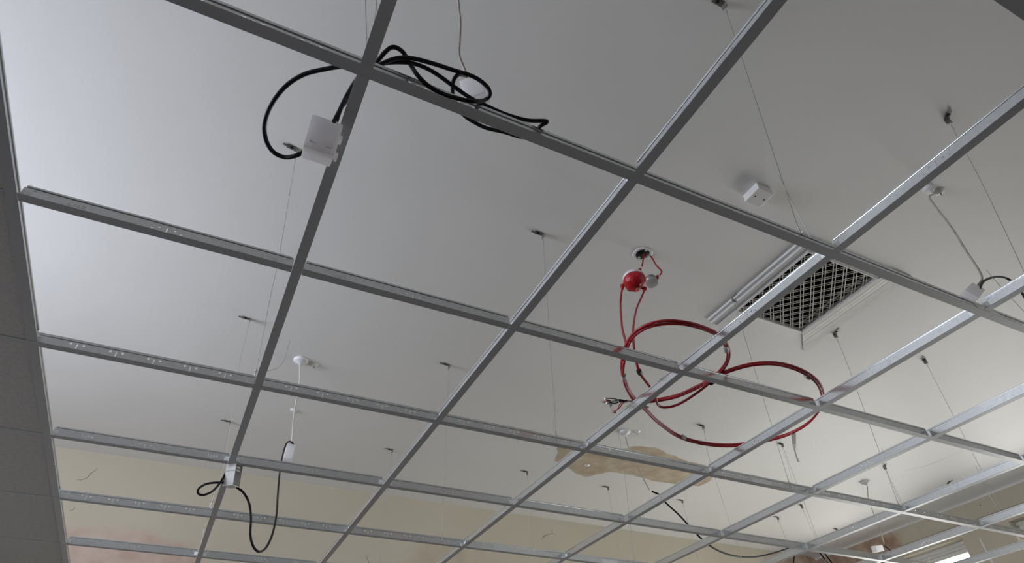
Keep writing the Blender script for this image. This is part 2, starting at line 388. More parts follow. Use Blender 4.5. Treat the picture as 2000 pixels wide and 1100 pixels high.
# the far side is a plain plaster ramp
prof = [(0.17, 0.0), (0.10, -0.004), (0.03, -0.020), (0.006, -0.030), (0.0, -0.031), (0.0, 0.02)]
mb = MB(); vs = []
for o_, z in prof:
    f_ = min(o_, 0.078)
    vs += [Vector((gx0 - 0.001, gy1 + o_, ZC + z)) - vo, Vector((gx1 + o_ * 1.176, gy1 + o_, ZC + z)) - vo]
mb.add(vs, [(2 * a, 2 * a + 1, 2 * a + 3, 2 * a + 2) for a in range(len(prof) - 1)])
obj('plaster_ramp', mb, 'plaster', vent)
# duct
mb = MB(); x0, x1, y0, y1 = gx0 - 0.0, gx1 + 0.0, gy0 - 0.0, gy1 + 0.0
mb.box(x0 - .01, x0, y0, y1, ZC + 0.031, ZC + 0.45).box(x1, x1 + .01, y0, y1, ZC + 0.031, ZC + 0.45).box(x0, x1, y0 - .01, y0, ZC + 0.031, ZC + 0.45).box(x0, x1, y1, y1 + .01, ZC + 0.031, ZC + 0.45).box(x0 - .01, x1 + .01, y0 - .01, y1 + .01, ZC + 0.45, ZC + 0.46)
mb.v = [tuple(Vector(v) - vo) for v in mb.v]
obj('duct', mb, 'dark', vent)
def clip_line(c, d):
    """segment of line (through c, direction d) within the opening"""
    t0, t1 = -9, 9
    for a, lo, hi in ((0, gx0, gx1), (1, gy0, gy1)):
        u = (lo - c[a]) / d[a]; w = (hi - c[a]) / d[a]
        t0 = max(t0, min(u, w)); t1 = min(t1, max(u, w))
    return (t0, t1)
q = math.sqrt(0.5)
cxm, cym = (gx0 + gx1) / 2, (gy0 + gy1) / 2
for d, zz in (((q, q), -0.020), ((q, -q), -0.016)):
    nx = (-d[1], d[0])
    for k in range(-8, 9):
        for s_ in (-0.0075, 0.0075):
            off = k * 0.0535 + s_ + 0.012
            c = (cxm + nx[0] * off, cym + nx[1] * off); t0, t1 = clip_line(c, d)
            if t1 - t0 < 0.02: continue
            a = Vector((c[0] + d[0] * t0, c[1] + d[1] * t0, ZC + zz)) - vo; b = Vector((c[0] + d[0] * t1, c[1] + d[1] * t1, ZC + zz)) - vo
            wv = Vector((nx[0], nx[1], 0)) * 0.0021; hv = Vector((0, 0, 0.0012))
            obj('bar', MB().add([a - wv - hv, a + wv - hv, b + wv - hv, b - wv - hv, a - wv + hv, a + wv + hv, b + wv + hv, b - wv + hv], [(0, 1, 2, 3), (4, 7, 6, 5), (0, 4, 5, 1), (1, 5, 6, 2), (2, 6, 7, 3), (3, 7, 4, 0)]), 'louvre', vent)

# ================================================================== SUSPENDED GRID
H = 0.038; FW = 0.012; FT = 0.0010
def plate(length, groups, top, start=0.0):
    """web plate along +X from `start` to `start+length`, z FT..top, with holes. groups: list of (xc, kind)"""
    holes = []
    for xc, kd in groups:
        if kd == 'main': holes += [(xc - 0.019, xc - 0.0130, 0.0195, 0.0262), (xc - 0.0014, xc + 0.0014, 0.009, 0.0250), (xc + 0.0130, xc + 0.019, 0.0195, 0.0262)]
        else: holes += [(xc - 0.033, xc - 0.029, 0.0125, 0.0165), (xc - 0.0195, xc - 0.0145, 0.019, 0.023), (xc - 0.0013, xc + 0.0013, 0.010, 0.024), (xc + 0.0145, xc + 0.0195, 0.019, 0.023), (xc + 0.029, xc + 0.033, 0.0125, 0.0165)]
    holes = sorted(h for h in holes if h[0] > start + 0.003 and h[1] < start + length - 0.003)
    mb = MB(); cur = start; t = 0.0006
    for a, b, z0, z1 in holes:
        mb.box(cur, a, -t, t, FT, top); mb.box(a, b, -t, t, FT, z0); mb.box(a, b, -t, t, z1, top); cur = b
    mb.box(cur, start + length, -t, t, FT, top)
    return mb
def text_mesh(s, size, depth, m):
    c = bpy.data.curves.new('lettering', 'FONT'); c.body = s; c.size = size; c.extrude = depth; c.resolution_u = 2; c.space_character = 1.15
    o = bpy.data.objects.new('tmp_text', c); COL.objects.link(o)
    bpy.context.view_layer.update()
    dg = bpy.context.evaluated_depsgraph_get()
    me = bpy.data.meshes.new_from_object(o.evaluated_get(dg)); me.name = 'lettering'
    bpy.data.objects.remove(o); me.materials.clear(); me.materials.append(m); return me
LYNX = text_mesh('Lynx', 0.0170, 0.0003, M['ink'])

def clip_mesh():
    mb = MB(); mb.box(0.0, 0.016, -0.0016, -0.0007, 0.008, 0.024)
    mb.box(0.002, 0.006, -0.0028, -0.0016, 0.012, 0.020).box(0.010, 0.012, -0.0024, -0.0016, 0.010, 0.022)
    mb.box(0.0, 0.016, 0.0007, 0.0016, 0.008, 0.024).box(0.002, 0.006, 0.0016, 0.0028, 0.012, 0.020).box(0.010, 0.012, 0.0016, 0.0024, 0.010, 0.022)
    mb.box(0.016, 0.024, -0.0013, 0.0013, 0.0262, 0.0274)
    return mb.mesh('end_clip', 'stamp', 0)
CLIP = clip_mesh()
# cross tees: origin at the starting end, running along +X
CT = {}
for L in (0.6, 1.2):
    a = 0.0125; ln = L - 2 * a
    grp = [(L / 2, 'cross')] if L == 0.6 else [(0.3, 'cross'), (0.9, 'cross')]
    CT[L] = (MB().box(a, L - a, -FW, FW, 0, FT).mesh('flange', 'flange', 0.0003), plate(ln, grp, 0.0325, a).mesh('web', 'galv'),
             MB().box(a + 0.004, L - a - 0.004, -0.0026, 0.0026, 0.0325, H).mesh('bulb', 'galv', 0.0008))
def cross_tee(L, p, rz, label, group, letters=()):
    t = thing('cross_tee', p, label, 'ceiling tee', group, (0, 0, rz))
    fl, wb, bu = CT[L]
    link('flange', fl, t); link('web', wb, t); link('bulb', bu, t)
    link('end_clip', CLIP, t, (0.0128, 0, 0)); link('end_clip', CLIP, t, (L - 0.0128, 0, 0), (0, 0, 0)).scale = (-1, 1, 1)
    for x in letters:
        link('lettering', LYNX, t, (x, -0.0009, 0.0135), (PI / 2, 0, 0))
    return t
def inview(a, b, m=60):
    a = Vector(a); b = Vector(b)
    for k in range(25):
        u, v = px(a.lerp(b, k / 24))
        if -m < u < 2000 + m and -m < v < 1100 + m: return True
    return False
ORD = ['tiled-edge', 'first', 'second', 'third', 'fourth', 'fifth', 'sixth', 'seventh', 'eighth', 'ninth', 'tenth', 'eleventh', 'twelfth', 'thirteenth']
BETW = {-1: 'before the nearest main runner', 0: 'between the nearest two main runners', 1: 'between the second and third main runners', 2: 'beyond the third main runner'}
for j in range(0, 12):
    for k in (-1, 0, 1, 2):
        x = 0.6 * j; y = 1.2 * k
        if not inview((x, y, ZG), (x, y + 1.2, ZG), 160): continue
        if j == 0:
            lab = 'long white cross tee edging the tiled strip, ' + BETW[k]
        else:
            lab = 'long grey cross tee, %s line from tiled strip, ' % ORD[j] + BETW[k]
        cross_tee(1.2, (x, y, ZG), PI / 2, lab, 'long cross tees of the suspended ceiling grid')
ROW = {-1: 'short cross tee beside the tiles at top right', 1: 'short cross tee behind the nearest main runner', 3: 'short cross tee behind the second main runner', 5: 'short cross tee behind the third main runner'}
for i in (-1, 1, 3, 5):
    for j in range(-1, 12):
        a = (0.6 * j, 0.6 * i, ZG); b = (0.6 * j + 0.6, 0.6 * i, ZG)
        if not inview(a, b, 160) and j >= 0: continue
        if j < 0 and i < 0: continue
        if j < 0: lab = ROW[i] + ', between ceiling tiles at left'
        else: lab = ROW[i] + ', %s from the tiled strip' % ORD[j + 1]
        let = []
        if j == 0 and i in (1, 3): let = [0.098, 0.512]
        if j == 1 and i == 1: let = [0.085]
        cross_tee(0.6, a, 0, lab, 'short cross tees of the suspended ceiling grid', let)

def main_runner(y, x0, x1, label):
    t = thing('main_runner', (x0, y, ZG), label, 'ceiling runner', 'slotted main runners of the suspended ceiling grid')
    L = x1 - x0
    obj('flange', MB().box(0, L, -FW, FW, -0.0004, FT), 'flange', t, bevel=0.0003)
    gr = []
    k = math.ceil(x0 * 10 + 1e-6)
    while k / 10 < x1:
        gr.append((k / 10 - x0, 'main')); k += 1
    gr = [g_ for g_ in gr if abs(((g_[0] + x0) / 0.6) - round((g_[0] + x0) / 0.6)) > 0.01]
    obj('web', plate(L, gr, 0.0300), 'galv', t)
    obj('bulb', MB().box(0.0, L, -0.0027, 0.0027, 0.0300, H), 'galv', t, bevel=0.0008)
    return t
RUN = {-1.2: (('behind the camera', 2.0),), 0.0: (('nearest the camera', 2.438),), 1.2: (('second from the camera', 2.70),), 2.4: (('third from the camera', 2.697),), 3.6: (('along the back wall', 3.2),)}
for y, ((lab, xs),) in RUN.items():
    a = main_runner(y, -0.62, xs, 'grey slotted main runner %s, left length' % lab)
    b = main_runner(y, xs + 0.0012, XR - 0.04, 'grey slotted main runner %s, right length' % lab)
    sp = MB().box(-0.055, 0.055, -0.0026, -0.0008, 0.006, 0.0265).box(-0.050, -0.038, -0.0036, -0.0026, 0.020, 0.026).box(-0.02, 0.03, -0.0036, -0.0026, 0.023, 0.0275)
    obj('splice_plate', sp, 'stamp', b, (0.0, 0, 0))
# wall angle at the left end of the hidden strip and at the right wall
tag(obj('wall_angle', MB().box(XR - 0.026, XR - 0.001, -1.2, YB - 0.002, ZG - 0.0015, ZG - 0.0006).box(XR - 0.0022, XR - 0.001, -1.2, YB - 0.002, ZG - 0.0006, ZG + 0.024), 'flange'), 'white wall angle carrying the ceiling grid along the window wall', 'wall angle')

# ceiling tiles already laid: a strip on the left and a row behind the camera
tm = MB().box(-0.297, 0.297, -0.297, 0.297, 0.0, 0.015).mesh('ceiling_tile', 'tile', 0.0015)
names = ['']
for k in range(-2, 7):
    y = 0.6 * k + 0.3
    o = link('ceiling_tile', tm, None, (-0.3, y, ZG + FT + 0.0003))
    tag(o, 'dark-shaded ceiling tile in left strip, %s' % ({-2: 'beside the camera, outside the view', -1: 'just in front of the camera, outside the view', 0: 'thin sliver at the left edge, topmost in view', 1: 'ending at the topmost joint by the second runner', 2: 'between the topmost and second joints', 3: 'between the second and third joints', 4: 'between the third joint and the lowest joint', 5: 'below the lowest joint in the bottom corner', 6: 'against the back wall, below the view'}[k]), 'ceiling tile', 'laid ceiling tiles of the left strip')
    if k == 6: o.location.y += 0.0015; 
for k in range(0, 8):
    o = link('ceiling_tile', tm, None, (0.6 * k + 0.3, -0.9, ZG + FT + 0.0003))
    tag(o, 'grey-looking ceiling tile in the row crossing the top right corner', 'ceiling tile', 'laid ceiling tiles of the near row')

# ================================================================== HANGERS
def hanger(fix, low, label, via=(), tail=None, loop=True, twist=0.03, brot=0.0, double=None):
    fix = Vector(fix); low = Vector(low)
    t = thing('hanger_wire', fix, label, 'hanger wire', 'wire hangers of the suspended ceiling grid')
    if fix.z > ZC - 0.01:
        bm_ = Matrix.Rotation(brot, 4, 'Z')
        mb = MB(); mb.box(-0.030, 0.016, -0.011, 0.011, -0.0022, -0.0003, bm_); mb.box(0.013, 0.016, -0.011, 0.011, -0.026, -0.0022, bm_)
        mb.box(-0.048, -0.030, -0.0035, 0.0035, -0.006, -0.0022, bm_)
        br = obj('bracket', mb, 'steel', t)
        obj('nail', MB().lathe([(0.006, -0.0052), (0.0068, -0.0042), (0.0068, -0.0022)], 10, Matrix.Translation(bm_ @ Vector((-0.012, 0, 0)))), 'dark', br)
        top = bm_ @ Vector((0.0145, 0, -0.018))
        mb = MB(); ring = [top + Vector((0, 0.006 * math.sin(a), -0.008 + 0.009 * math.cos(a))) for a in [i * PI / 6 for i in range(13)]]
        mb.tube(ring, 0.0011, 5); tw = [top + Vector((0.0022 * math.cos(a * 2.2), 0.0022 * math.sin(a * 2.2), -0.017 - a * 0.0022)) for a in range(13)]
        mb.tube(tw, 0.0013, 5)
        start = top + Vector((0, 0, -0.018))
    else:
        mb = MB(); start = Vector((0, 0, 0))
    pts = [start] + [Vector(p) - fix for p in via] + [low - fix + Vector((0, 0, 0.012))]
    P = smooth(pts, 6) if via else pts
    mb.tube(P, 0.0011, 5)
    if loop:
        l = low - fix
        # twist knot on the runner and the loop through its web
        kn = [l + Vector((0.003 * math.cos(a * 1.7), 0.003 * math.sin(a * 1.7), 0.020 - a * 0.0018)) for a in range(12)]
        mb.tube(kn, 0.0013, 5)
        lp = [l + Vector((0.004 * math.sin(a), -0.0075 * math.sin(a) if a < PI else 0.0075 * abs(math.sin(a)), -0.012 + 0.014 * math.cos(a))) for a in [i * PI / 8 for i in range(17)]]
        mb.tube(lp, 0.0011, 5)
    obj('wire', mb, 'wire', t)
    if tail:
        obj('tail', MB().tube(smooth([Vector(p) - fix for p in tail], 4), 0.0009, 5), 'wire', t)
    return t
ZM = ZG + H + 0.002
def onmain(u, v, y): p = aty(u, v, y); return (p.x, y, ZM)
F = lambda u, v: atz(u, v, ZC)
hanger(F(575, 290), (0.583, 1.2, ZM), 'hanger wire fixed beside the nearest white box, dropping to second runner', via=[aty(545, 500, 1.17), aty(529, 575, 1.18)],
       tail=[(0.586, 1.2, 2.655), (0.62, 1.2, 2.665), (0.655, 1.2, 2.70), (0.662, 1.2, 2.80)], brot=0.2)
hanger(F(1055, 456), onmain(1086, 851, 1.2), 'hanger wire alone in the middle of the picture', tail=[onmain(1086, 849, 1.2), aty(1080, 838, 1.2), aty(1083, 805, 1.2), aty(1085, 782, 1.2)], brot=0.0)
hanger(F(1435, 580), onmain(1541, 943, 1.2), 'hanger wire fixed at the left edge of the lattice vent surround', via=[aty(1467, 700, 1.17)], brot=PI / 2)
hanger(F(1632, 650), onmain(1757, 990, 1.2), 'hanger wire fixed just right of the lattice vent', via=[aty(1660, 725, 1.17)], tail=[aty(1726, 886, 1.19), aty(1722, 876, 1.19)], brot=1.1)
hanger(F(1805, 702), (4.50, 1.2, ZM), 'hanger wire right of the red coil, fixed above the fifth tee line', brot=0.5, tail=[(4.50, 1.2, 2.66), (4.46, 1.2, 2.80), (4.475, 1.195, 2.98)])
hanger(F(484, 622), aty(413, 984, 2.4) * 1.0, 'bright hanger wire left of the larger ceiling rose', via=[aty(466, 720, 2.41), aty(441, 893, 2.4)], brot=0.1)
hanger(F(873, 712), onmain(863, 1045, 2.4), 'hanger wire right of the larger rose, dropping to third runner', brot=0.1)
hanger(F(1189, 787), onmain(1238, 1092, 2.4), 'hanger wire fixed behind the stripped red cable ends', via=[aty(1214, 880, 2.4)], tail=[onmain(1238, 1090, 2.4), aty(1231, 1060, 2.4), aty(1226, 1000, 2.4)])
hanger(F(1370, 831), (3.72, 2.4, ZM), 'hanger wire fixed below the red coil, crossing the bare plaster', via=[aty(1388, 905, 2.4)], brot=0.1)
hanger(F(1525, 867), (4.50, 2.4, ZM), 'hanger wire fixed under the lower right end of the red coil', brot=0.1, tail=[aty(1548, 946, 2.4), aty(1538, 905, 2.41), aty(1530, 885, 2.41)])
hanger(F(1728, 910), (5.68, 2.4, ZM), 'pair of hanger strands beside the right-hand ceiling rose', tail=[(5.62, 2.4, 2.95), (5.63, 2.41, 3.3), (5.645, 2.41, 3.62)], brot=0.9)
hanger(F(1853, 942), (6.55, 2.4, ZM), 'short-looking hanger wire near the cove above the right windows', brot=1.2)
hanger(F(446, 823), aty(384, 1105, 3.6), 'hanger wire fixed lowest left, above the back wall edge', brot=0.1, via=[aty(432, 900, 3.62), aty(403, 1012, 3.6)])
hanger(F(763, 878), aty(741, 1100, 3.6), 'hanger wire passing the second tee line over beige wall', brot=0.1)
hanger(F(1027, 921), (2.88, 3.6, ZM), 'hanger wire between beige wall crack and bare plaster patch', brot=0.1)
hanger(F(1185, 951), (3.68, 3.6, ZM), 'hanger wire fixed just below the bare plaster patch', brot=0.1)
hanger(F(1330, 977), (4.49, 3.6, ZM), 'hanger wire fixed beside the long sagging black cable', brot=0.1)
hanger(F(1517, 1010), (5.68, 3.6, ZM), 'faint hanger wire over the black cable hump, left one', brot=0.1)
hanger(F(1565, 987), (5.72, 3.30, ZM + 0.1), 'faint hanger wire over the black cable hump, right one', brot=0.6, loop=False)
hanger(F(1632, 1033), (6.55, 3.72, 3.60), 'curled stub of hanger wire near the right back corner', brot=0.1, loop=False)
hanger((1.70, -0.10, ZC), onmain(1563, 455, 0.0), 'hanger wire crossing above the small square box', tail=[onmain(1583, 464, 0.0), aty(1550, 400, -0.01), aty(1521, 343, -0.02)])
hanger(F(1850, 228), (2.81, 0.0, ZM + 0.04), 'hanger wire at the upper right, on the dark square bracket', via=[aty(1925, 372, -0.08)], brot=0.8)
hanger((0.46, 0.05, ZC), (aty(716, 116, 0.0).x, 0.0, ZM), 'hanger wire at the top edge beside the black cable coil', tail=[(aty(716, 116, 0.0).x, 0.0, 2.66), aty(734, 25, -0.01), aty(735, -30, -0.01)])
# loose curled wire on the fifth tee line, by the cable box at right edge
tag(obj('loose_wire', MB().tube([Vector(aty(1926, 527, 0.12)), Vector(aty(1960, 567, 0.1)), Vector(aty(2030, 640, 0.08))], 0.0010, 5), 'wire'), 'straight loose wire end behind the box at the right edge', 'wire')

# ================================================================== CEILING ROSES, PENDANT FLEXES, BOXES, CABLES
def rose(p, r, label, hook=None):
    t = thing('ceiling_rose', p, label, 'ceiling rose')
    obj('base', MB().lathe([(r, 0), (r, -0.006), (r * 0.96, -0.012), (r * 0.86, -0.017), (r * 0.5, -0.021), (r * 0.28, -0.030), (0.006, -0.033)], 32), 'white', t)
    obj('cord_grip', MB().lathe([(0.006, -0.033), (0.006, -0.042), (0.004, -0.044)], 12), 'white', t)
    return t
def anchor(p, label, cat='fixing'):
    t = thing('ceiling_anchor', p, label, cat)
    obj('plate', MB().lathe([(0.026, 0), (0.025, -0.003), (0.012, -0.006), (0.010, -0.012), (0.006, -0.012)], 18), 'white', t)
    obj('hook', MB().tube([Vector((0, 0, -0.010)), Vector((0.004, 0, -0.018)), Vector((0.001, 0, -0.026)), Vector((-0.005, 0, -0.024))], 0.0022, 6), 'steel', t)
    return t
R1 = F(588, 703); R3 = F(1220, 843); R4 = F(1690, 941); R5 = F(1812, 368); R0 = Vector((0.87, 0.13, ZC))
rose(R1, 0.043, 'round white ceiling rose at left, largest, with cream flex')
rose(R3, 0.040, 'white ceiling rose next to the bare plaster patch')
rose(R4, 0.042, 'white ceiling rose nearest the right windows')
rose(R5, 0.026, 'broken white ceiling rose near the right edge')
rose(R0, 0.043, 'ceiling rose above the black cable coil, outside the top edge')
anchor(F(614, 712), 'small white hook plate right of the largest ceiling rose')
anchor(F(574, 801), 'small white hook plate behind the left white flex')
anchor(F(1244, 843), 'small white hook plate right of the rose by the bare plaster')
anchor(F(1146, 909), 'small white hook plate on the bare plaster patch')
anchor(F(1834, 374), 'white plate with black hole beside the broken rose')

def cable(name, pts, r, m, label, cat='cable', n=6, parent=None, sm=6):
    P = smooth(pts, sm); o = P[0].copy()
    ob = obj(name, MB().tube([p - o for p in P], r, n), m, parent, o if not parent else o)
    if label: tag(ob, label, cat)
    return ob
# flexes
cable('pendant_flex', [R1 + Vector((0, 0, -0.044)), aty(585, 745, 2.72), aty(580, 775, 2.72), aty(574, 812, 2.72), aty(570, 866, 2.72)], 0.0042, 'whiteflex', 'white flex hanging from the largest rose to a small white box', n=8)
cable('pendant_flex', [R0 + Vector((0, 0, -0.044)), aty(894, -60, 0.13), aty(896, 10, 0.13), aty(899, 40, 0.13), aty(898, 75, 0.13), aty(897, 108, 0.13), aty(905, 130, 0.13), aty(913, 150, 0.13)], 0.0035, 'flex', 'old cream flex hanging at top edge into the half-hidden box', n=8)
cable('pendant_flex', [R3 + Vector((0, 0, -0.044)), aty(1228, 876, 2.75), aty(1246, 915, 2.75), aty(1268, 957, 2.75)], 0.004, 'flex', 'grey flex crossing the bare plaster to a pale box', n=8)
cable('pendant_flex', [R4 + Vector((0, 0, -0.044)), aty(1697, 978, 2.71), aty(1713, 1020, 2.71), aty(1727, 1062, 2.71)], 0.0042, 'flex', 'cream flex in front of the picture rail near the right windows', n=8)
cable('pendant_flex', [R5 + Vector((0, 0, -0.044)), aty(1815, 385, 0.15), aty(1828, 405, 0.15), aty(1860, 447, 0.15), aty(1890, 495, 0.15), aty(1912, 528, 0.15), aty(1918, 545, 0.152), aty(1911, 556, 0.152), aty(1903, 568, 0.152)], 0.0042, 'flex', 'thick cream flex hanging at the right edge of the picture', n=8)

def lidded_box(name, loc, rot, sx, sy, sz, label, m='clearwhite', lugs=True, open_=False):
    """rounded plastic enclosure: shallow body, overlapping lid, side lugs"""
    t = thing(name, loc, label, 'junction box', None, rot)
    obj('body', MB().box(-sx / 2, sx / 2, -sy / 2, sy / 2, -sz / 2, sz * 0.18), m, t, bevel=0.004)
    obj('lid', MB().box(-sx / 2 - 0.0015, sx / 2 + 0.0015, -sy / 2 - 0.0015, sy / 2 + 0.0015, sz * 0.2, sz / 2), m, t, bevel=0.003)
    if lugs:
        for yy in (-0.28, 0.28): obj('lug', MB().box(sx / 2 + 0.002, sx / 2 + 0.008, yy * sy - 0.006, yy * sy + 0.006, -sz * 0.3, sz * 0.05), m, t, bevel=0.0015)
    return t
# the big box in front of the first tee line. local axes: x right, y up, z towards viewer (face)
def basis(xa, ya, za):
    m = Matrix((xa, ya, za)).transposed(); return m.to_euler()
c = atz(628, 276, 2.56)
th = math.radians(74)
za = Vector((0.0, -math.sin(th), -math.cos(th))); za.normalize()
xa = Vector((1, 0, 0)); ya = za.cross(xa); ya.normalize()
box = lidded_box('junction_box', c, basis(xa, ya, za), 0.056, 0.074, 0.046, 'largest translucent white cable box, hanging near the top left')
mb = MB()
for s_ in (-1, 1):
    mb.box(s_ * 0.015 - 0.005, s_ * 0.015 + 0.005, -0.026, -0.0235, 0.0235, 0.0248); mb.box(s_ * 0.020 - 0.001, s_ * 0.020 + 0.0015, -0.0235, -0.018, 0.0235, 0.0248)
obj('latch_moulding', mb, 'clearwhite', box)
# box at third line, open side with terminals
c = atz(456, 927, 2.57)
za = Vector((-0.60, -0.78, -0.18)).normalized(); ya = Vector((-0.05, -0.10, 1.0)); xa = ya.cross(za).normalized(); ya = za.cross(xa)
ob2 = thing('junction_box', c, 'open white cable box with terminals, on the first tee line at lower left', 'junction box', None, basis(xa, ya, za))
sx, sy, sz, tk = 0.040, 0.092, 0.046, 0.0025
mb = MB(); mb.box(-sx / 2, sx / 2, -sy / 2, sy / 2, sz / 2 - tk, sz / 2).box(-sx / 2, -sx / 2 + tk, -sy / 2, sy / 2, -sz / 2, sz / 2 - tk)
mb.box(-sx / 2 + tk, sx / 2, -sy / 2, -sy / 2 + tk, -sz / 2, sz / 2 - tk).box(-sx / 2 + tk, sx / 2, sy / 2 - tk, sy / 2, -sz / 2, sz / 2 - tk).box(-sx / 2 + tk, sx / 2, -sy / 2 + tk, sy / 2 - tk, -sz / 2, -sz / 2 + tk)
obj('body', mb, 'white', ob2, bevel=0.0008)
obj('band', MB().box(-sx / 2 - 0.001, sx / 2 + 0.0012, 0.008, 0.0105, sz / 2, sz / 2 + 0.0015), 'tape', ob2)
for k in range(3): obj('terminal', MB().box(-0.004, 0.016, 0.010 + 0.011 * k, 0.018 + 0.011 * k, -0.012, 0.012), 'copper' if k == 2 else 'grey', ob2, bevel=0.001)
# small boxes
def small_box(c, axis_px, y, size, label):
    """flat rectangular inline box whose long axis follows the pixel direction axis_px at depth y"""
    d = (aty(c[0] + axis_px[0], c[1] + axis_px[1], y) - aty(c[0], c[1], y)).normalized()
    p = aty(c[0], c[1], y); zv = (CX - p).normalized(); xv = zv.cross(d).normalized(); zv = d.cross(xv) * 1.0
    zv = xv.cross(d)
    return lidded_box('junction_box', p, basis(xv, d, xv.cross(d)), size[0], size[1], size[2], label, 'clearwhite', False)
small_box((565, 884), (-3, 10), 2.72, (0.045, 0.085, 0.040), 'small pale cable box at the end of the white flex')
small_box((927, 180), (4, 10), 0.13, (0.052, 0.070, 0.042), 'pale cable box half hidden by the black cable coil')
small_box((1265, 985), (-9, 12), 2.75, (0.045, 0.095, 0.04), 'pale cable box between bare plaster patch and black cable')
small_box((1714, 1072), (12, -2), 2.71, (0.045, 0.10, 0.04), 'pale cable box in front of the picture rail')
small_box((1899, 573), (-9, 10), 0.15, (0.048, 0.125, 0.034), 'pale cable box at the right edge behind the nearest runner')

# black cables
K = lambda u, v, z: atz(u, v, z)
bk = thing('black_cable_coil', atz(760, 110, 2.66), 'long black cable looped over the nearest runner and into the largest box', 'cable')
def strand(par, pts, r, m='black', n=10, sm=6):
    o = par.location; obj('strand', MB().tube([p - o for p in smooth(pts, sm)], r, n), m, par)
YW = -0.0085
strand(bk, [K(657, 236, 2.575), K(664, 215, 2.60), K(676, 190, 2.63), K(692, 162, 2.652), K(712, 138, 2.655), K(735, 122, 2.66), K(752, 102, 2.67), K(768, 92, 2.68), K(786, 101, 2.678), K(799, 122, 2.668), aty(814, 145, -0.020), aty(832, 164, -0.016), aty(852, 177, -0.013), aty(875, 187, -0.0105), aty(905, 195, -0.0105), aty(930, 198, -0.014), K(948, 195, 2.665), K(957, 184, 2.67), K(950, 168, 2.68), K(925, 150, 2.69), K(885, 137, 2.685), K(845, 124, 2.675), K(805, 114, 2.668), K(775, 114, 2.662), K(752, 122, 2.655), K(740, 128, 2.65)], 0.0044)
strand(bk, [K(652, 238, 2.57), K(668, 208, 2.61), K(686, 186, 2.64), K(705, 160, 2.655), K(722, 138, 2.662), K(750, 124, 2.665), K(790, 122, 2.665), K(820, 128, 2.67), K(850, 143, 2.672), K(885, 168, 2.665), K(920, 192, 2.655), K(955, 209, 2.652), K(990, 224, 2.650), K(1030, 235, 2.650), K(1062, 236, 2.65), K(1068, 239, 2.65), K(1055, 247, 2.647), K(1043, 262, 2.647), K(1020, 268, 2.65), K(985, 258, 2.65), K(950, 250, 2.65), K(925, 238, 2.65), K(905, 224, 2.65), K(890, 205, 2.653), K(884, 185, 2.66), K(885, 160, 2.675), K(895, 146, 2.69), K(912, 148, 2.74)], 0.0042)
strand(bk, [K(592, 298, 2.565), K(575, 305, 2.56), K(555, 307, 2.565), K(534, 297, 2.57), K(521, 277, 2.58), K(516, 250, 2.59), K(522, 222, 2.60), K(538, 192, 2.615), K(562, 165, 2.63), K(595, 145, 2.642), K(635, 135, 2.649), K(670, 129, 2.652), K(705, 124, 2.653), K(737, 124, 2.655)], 0.0045)
cable('black_cable', [aty(576, 872, 2.72), aty(568, 863, 2.71), aty(560, 866, 2.69), aty(554, 882, 2.6), aty(549, 905, 2.45), aty(545, 935, 2.3), aty(542, 975, 2.2), aty(540, 1005, 2.1), aty(533, 1040, 2.0), aty(521, 1068, 1.95), aty(507, 1078, 1.9), aty(495, 1068, 1.88), aty(489, 1045, 1.86), aty(490, 1010, 1.85), aty(486, 982, 1.85), aty(475, 962, 1.845), aty(462, 952, 1.84)], 0.0045, 'black', 'black cable hanging in a deep loop below the grid at lower left', n=8)
cable('black_cable', [aty(451, 905, 1.84), aty(444, 918, 1.83), aty(432, 940, 1.82), aty(416, 959, 1.81), aty(398, 967, 1.8), aty(387, 964, 1.8), aty(388, 955, 1.8), aty(402, 946, 1.81), aty(420, 943, 1.82), aty(438, 943, 1.83)], 0.0042, 'black', 'small black cable loop left of the open white box', n=8)
lk = thing('black_cable_run', aty(1408, 1078, 2.6), 'long black cable sagging from the pale box to a hump at lower right', 'cable')
strand(lk, [aty(1273, 960, 2.75), aty(1288, 967, 2.72), aty(1300, 982, 2.68), aty(1325, 1005, 2.6), aty(1352, 1034, 2.5), aty(1378, 1060, 2.5), aty(1408, 1078, 2.6), aty(1440, 1087, 2.7), aty(1475, 1088, 2.8), aty(1510, 1081, 2.85), aty(1540, 1071, 2.9), aty(1560, 1064, 2.95), aty(1578, 1062, 2.98), aty(1596, 1067, 2.98), aty(1612, 1083, 3.0), aty(1632, 1110, 3.0)], 0.006, 'blackmatt', n=8)
strand(lk, [aty(1549, 1112, 2.97), aty(1551, 1090, 2.97), aty(1556, 1078, 2.97), aty(1566, 1066, 2.97), aty(1582, 1064, 2.97), aty(1592, 1070, 2.97), aty(1606, 1086, 2.97), aty(1623, 1110, 2.97)], 0.006, 'blackmatt', n=8)
cable('black_cable', [aty(1727, 1067, 2.70), aty(1735, 1072, 2.69), aty(1740, 1079, 2.66), aty(1741, 1086, 2.62), aty(1738, 1096, 2.60)], 0.0055, 'black', 'short black tail from the box by the picture rail', n=8)
cable('black_cable', [aty(1913, 566, 0.135), aty(1919, 552, 0.135), aty(1932, 544, 0.14), aty(1948, 541, 0.15), aty(1966, 544, 0.15), aty(1982, 554, 0.14), aty(1996, 572, 0.13), aty(2008, 595, 0.12), aty(2016, 630, 0.12)], 0.0048, 'black', 'short black cable arching out of the box at right edge', n=8)

